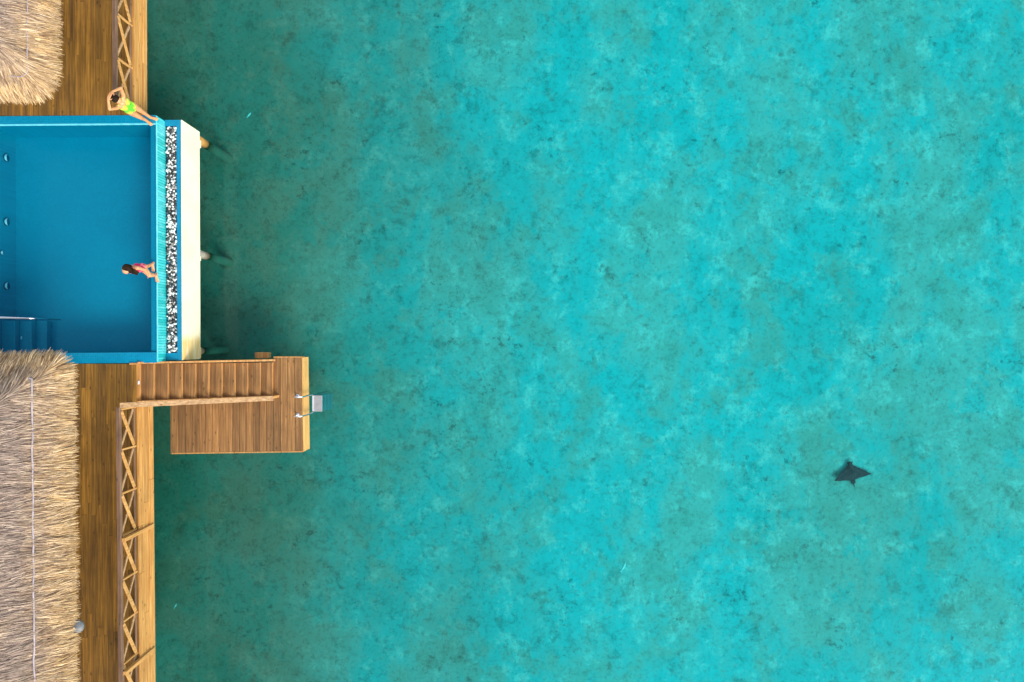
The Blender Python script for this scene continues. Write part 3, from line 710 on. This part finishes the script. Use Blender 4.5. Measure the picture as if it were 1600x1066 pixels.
def walking_woman():
    base=at(243.5,424.5,P); base.z=P+.006
    w=thing('person',base,'woman in a pink swimsuit walking along the overflow edge of the pool','person')
    B=[]; 
    # faces +y in her own frame; s=-1 is her right leg, striding ahead
    hips={-1:(-.08,.005,.79),1:(.08,-.005,.79)}
    kn={-1:(-.06,.13,.44),1:(.09,-.05,.43)}; an={-1:(-.035,.10,.075),1:(.045,-.17,.09)}
    for s in (-1,1):
        B+= [(hips[s],kn[s],.082,.054),(kn[s],an[s],.052,.033)]
        k=Vector(kn[s]).lerp(Vector(an[s]),.25)+Vector((0,-.018,0)); B.append((k,k+Vector((0,0,-.09)),.046,.040))
        foot(B,an[s],(s*.1,1,0))
        B+= [((s*.07,-.035,.80),(s*.078,-.04,.77),.086,.08),((s*.05,0,.84),(s*.05,.015,.97),.088,.068),((s*.05,.015,.97),(s*.066,.03,1.14),.068,.078),
             ((s*.06,.03,1.15),(s*.09,.03,1.22),.070,.054),((s*.06,.095,1.125),(s*.06,.10,1.115),.050,.048)]
    shl=(-.16,.03,1.245); ell=(-.215,.05,1.0); wrl=(-.17,.14,.78)
    shr=(.16,.03,1.245); elr=(.215,-.05,1.0); wrr=(.20,-.02,.76)
    for (a,b_,c,s) in ((shl,ell,wrl,-1),(shr,elr,wrr,1)):
        B+= [((s*.07,.03,1.22),a,.052,.046),(a,b_,.044,.034),(b_,c,.034,.023)]
        d=(Vector(c)-Vector(b_)); hand(B,c,d,(-s,.2,0),-s,.3)
    B+= [((0,0,.82),(0,.03,1.18),.078,.076),((0,.02,1.22),(0,.055,1.34),.047,.043),((0,0,.84),(0,0,.78),.09,.075)]
    hc=(.01,.085,1.41); fd=(.28,1,-.35)
    B+=head_segs(hc,fd,.084)
    b=grow('body',B,[M['skin2'],M['lip'],M['eye']],w,.0065); paint_face(b,hc,fd)
    S=[]
    for s in (-1,1):
        S+= [((s*.05,0,.86),(s*.05,.015,.97),.095,.075),((s*.05,.015,.97),(s*.066,.03,1.13),.075,.085),
             ((s*.06,.096,1.125),(s*.06,.101,1.115),.057,.055),((s*.062,-.035,.83),(s*.068,-.04,.80),.092,.083),
             ((s*.06,.08,1.17),(s*.085,.04,1.285),.016,.013),((s*.085,.04,1.285),(s*.06,-.05,1.15),.013,.015)]
    S+= [((0,0,.85),(0,0,.74),.098,.062),((0,0,.86),(0,.02,1.08),.082,.082)]
    grow('swimsuit',S,M['pink'],w,.008,4)
    Hs=[((0,.06,1.445),(0,.068,1.435),.094,.093),((0,.03,1.44),(0,.0,1.28),.08,.05)]
    for k in range(9):
        a=R(20+k*18); x=-.07*math.cos(a); 
        Hs.append(((x*.9-.02,.07+.05*math.sin(a),1.43),(-.10+.02*math.cos(a),.10+.07*math.sin(a),1.17+.04*math.sin(k*2.2)),.038,.014))
    Hs.append(((-.08,.12,1.40),(-.13,.18,1.20),.05,.02)); Hs.append(((-.085,.09,1.38),(-.14,.13,1.16),.05,.022))
    grow('hair',Hs,M['hair2'],w,.008,3)
    w.rotation_euler=(0,0,R(180)); w.scale=(1.1,1.1,1.0); return w
walking_woman()

# ------------------------------------------------------------------ eagle ray and fish
q=at(1331.5,743,-1.70)
ra=thing('eagle_ray',q,'dark spotted eagle ray gliding under the turquoise water, far from the jetty','ray')
# outline in its own frame, snout towards +y, half span about .6 m
def ray_body():
    st=[(-.62,-.07,-.045),(-.55,-.055,.015),(-.45,-.045,.11),(-.35,-.03,.19),(-.25,-.015,.27),(-.16,.0,.34),(-.10,.0,.395),(-.05,-.02,.43),(0,-.03,.45),
        (.05,-.02,.43),(.10,.0,.395),(.16,.0,.34),(.25,-.015,.27),(.35,-.03,.19),(.45,-.045,.11),(.55,-.055,.015),(.62,-.07,-.045)]
    tr={-.62:-.085,-.55:-.11,-.45:-.14,-.35:-.155,-.25:-.165,-.16:-.18,-.10:-.20,-.05:-.215,0:-.22}
    v=[];f=[];n=9
    for (x,_,le) in st:
        te=tr[-abs(x)] if -abs(x) in tr else -.2
        for side in (1,-1):
            for k in range(n):
                u=k/(n-1); y=te+(le-te)*u
                th=(.085*math.exp(-(x/.12)**2)+.014+.016*(1-abs(x)/.64))*math.sin(math.pi*min(1,max(0,u)))**.6
                zz=.05*(abs(x)/.62)**2-.02
                v.append((x,y,zz+side*th*(1 if side>0 else .5)))
    m=MB(); W=2*n
    for i in range(len(st)-1):
        for k in range(n-1):
            f.append((i*W+k,(i+1)*W+k,(i+1)*W+k+1,i*W+k+1)); f.append((i*W+n+k,i*W+n+k+1,(i+1)*W+n+k+1,(i+1)*W+n+k))
    for e in (0,len(st)-1):
        for k in range(n-1): f.append((e*W+k,e*W+k+1,e*W+n+k+1,e*W+n+k))
    m.quadmesh(v,f)
    return m
mb=ray_body()
# head with blunt snout, pelvic fins, tail base, all one surface
for sgn in (-1,1):
    mb.tube([(sgn*.03,-.18,-.01),(sgn*.045,-.25,-.012),(sgn*.055,-.315,-.015),(sgn*.03,-.345,-.015)],[.04,.038,.025,.008],8)
mb.tube([(0,.28,.0),(0,.40,.0),(-.005,.48,-.005),(-.008,.53,-.01),(-.01,.565,-.012)],[.10,.085,.068,.062,.03],10)
for sgn in (-1,1): mb.tube([(sgn*.04,.49,-.01),(sgn*.085,.525,-.012),(sgn*.10,.545,-.012)],[.035,.022,.008],8)
mb.tube([(0,-.2,.0),(0,-.33,.0),(.01,-.5,-.01),(.03,-.9,-.02),(.10,-1.5,-.03)],[.05,.026,.006,.004,.002],8)
bo=mb.build('body',M['ray'],None)
rm=bo.modifiers.new('r','REMESH'); rm.mode='VOXEL'; rm.voxel_size=.008
sm=bo.modifiers.new('s','SMOOTH'); sm.iterations=3
dg=bpy.context.evaluated_depsgraph_get(); me=bpy.data.meshes.new_from_object(bo.evaluated_get(dg)); bpy.data.objects.remove(bo)
me.polygons.foreach_set('use_smooth',[True]*len(me.polygons)); bo=bpy.data.objects.new('body',me); COL.objects.link(bo); bo.parent=ra
ra.rotation_euler=(0,R(3),R(10)); ra.scale=(1.03,.84,.8)

def fish(px,py,z,L,ang,label):
    q=at(px,py,z); t_=thing('fish',q,label,'fish','pale fish near the surface')
    m=MB(); m.tube([(0,.5*L,0),(0,.42*L,0),(0,.2*L,0),(0,-.1*L,0),(0,-.36*L,0)],[.01*L,.07*L,.13*L,.11*L,.03*L],10); m.build('body',M['fish'],t_,smooth=True)
    m=MB(); m.hexa([(-.008*L,-.34*L),(.008*L,-.34*L),(.13*L,-.54*L),(0,-.46*L),(-.13*L,-.54*L)],-.012*L,.012*L); m.build('tail_fin',M['fish'],t_)
    t_.rotation_euler=(0,0,R(ang))
    for c_ in t_.children: c_.matrix_parent_inverse=Matrix.Identity(4)
fish(974,886,-.06,.36,-25,'small white fish, brightest speck in the open turquoise water')
fish(389,180,-.10,.20,-40,'tiny pale fish in the green water off the pool corner')
fish(274,947,-.10,.17,-30,'tiny pale fish in the dark green water beside the long railing')

# ------------------------------------------------------------------ light, sky, camera
SUN=Vector((.54,-.60,.58)).normalized()
el=math.asin(SUN.z); az=math.atan2(SUN.x,SUN.y)
sl_=bpy.data.lights.new('sun','SUN'); sl_.energy=1.5; sl_.angle=R(30); sl_.color=(1,.93,.82)
so=bpy.data.objects.new('sun',sl_); so.rotation_euler=SUN.to_track_quat('Z','Y').to_euler(); so.location=(10,-10,30); COL.objects.link(so)
wd=bpy.data.worlds.new('World'); sc.world=wd; wd.use_nodes=True; nt=wd.node_tree; nt.nodes.clear()
o_=nt.nodes.new('ShaderNodeOutputWorld'); bg=nt.nodes.new('ShaderNodeBackground'); sk_=nt.nodes.new('ShaderNodeTexSky')
sk_.sky_type='NISHITA'; sk_.sun_disc=False; sk_.sun_elevation=el; sk_.sun_rotation=az
bg.inputs[1].default_value=.15; hs=nt.nodes.new('ShaderNodeHueSaturation'); hs.inputs['Saturation'].default_value=.45; nt.links.new(sk_.outputs[0],hs.inputs['Color']); nt.links.new(hs.outputs[0],bg.inputs[0]); nt.links.new(bg.outputs[0],o_.inputs[0])
cam=bpy.data.cameras.new('camera'); cam.lens=24; cam.sensor_width=36; cam.clip_end=2000
co_=bpy.data.objects.new('camera',cam); co_.location=(0,0,H); COL.objects.link(co_); sc.camera=co_
sc.view_settings.view_transform='Standard'; sc.view_settings.look='None'; sc.view_settings.gamma=1; sc.view_settings.exposure=1.1
sc.cycles.max_bounces=8; sc.cycles.transparent_max_bounces=12; sc.cycles.use_denoising=True
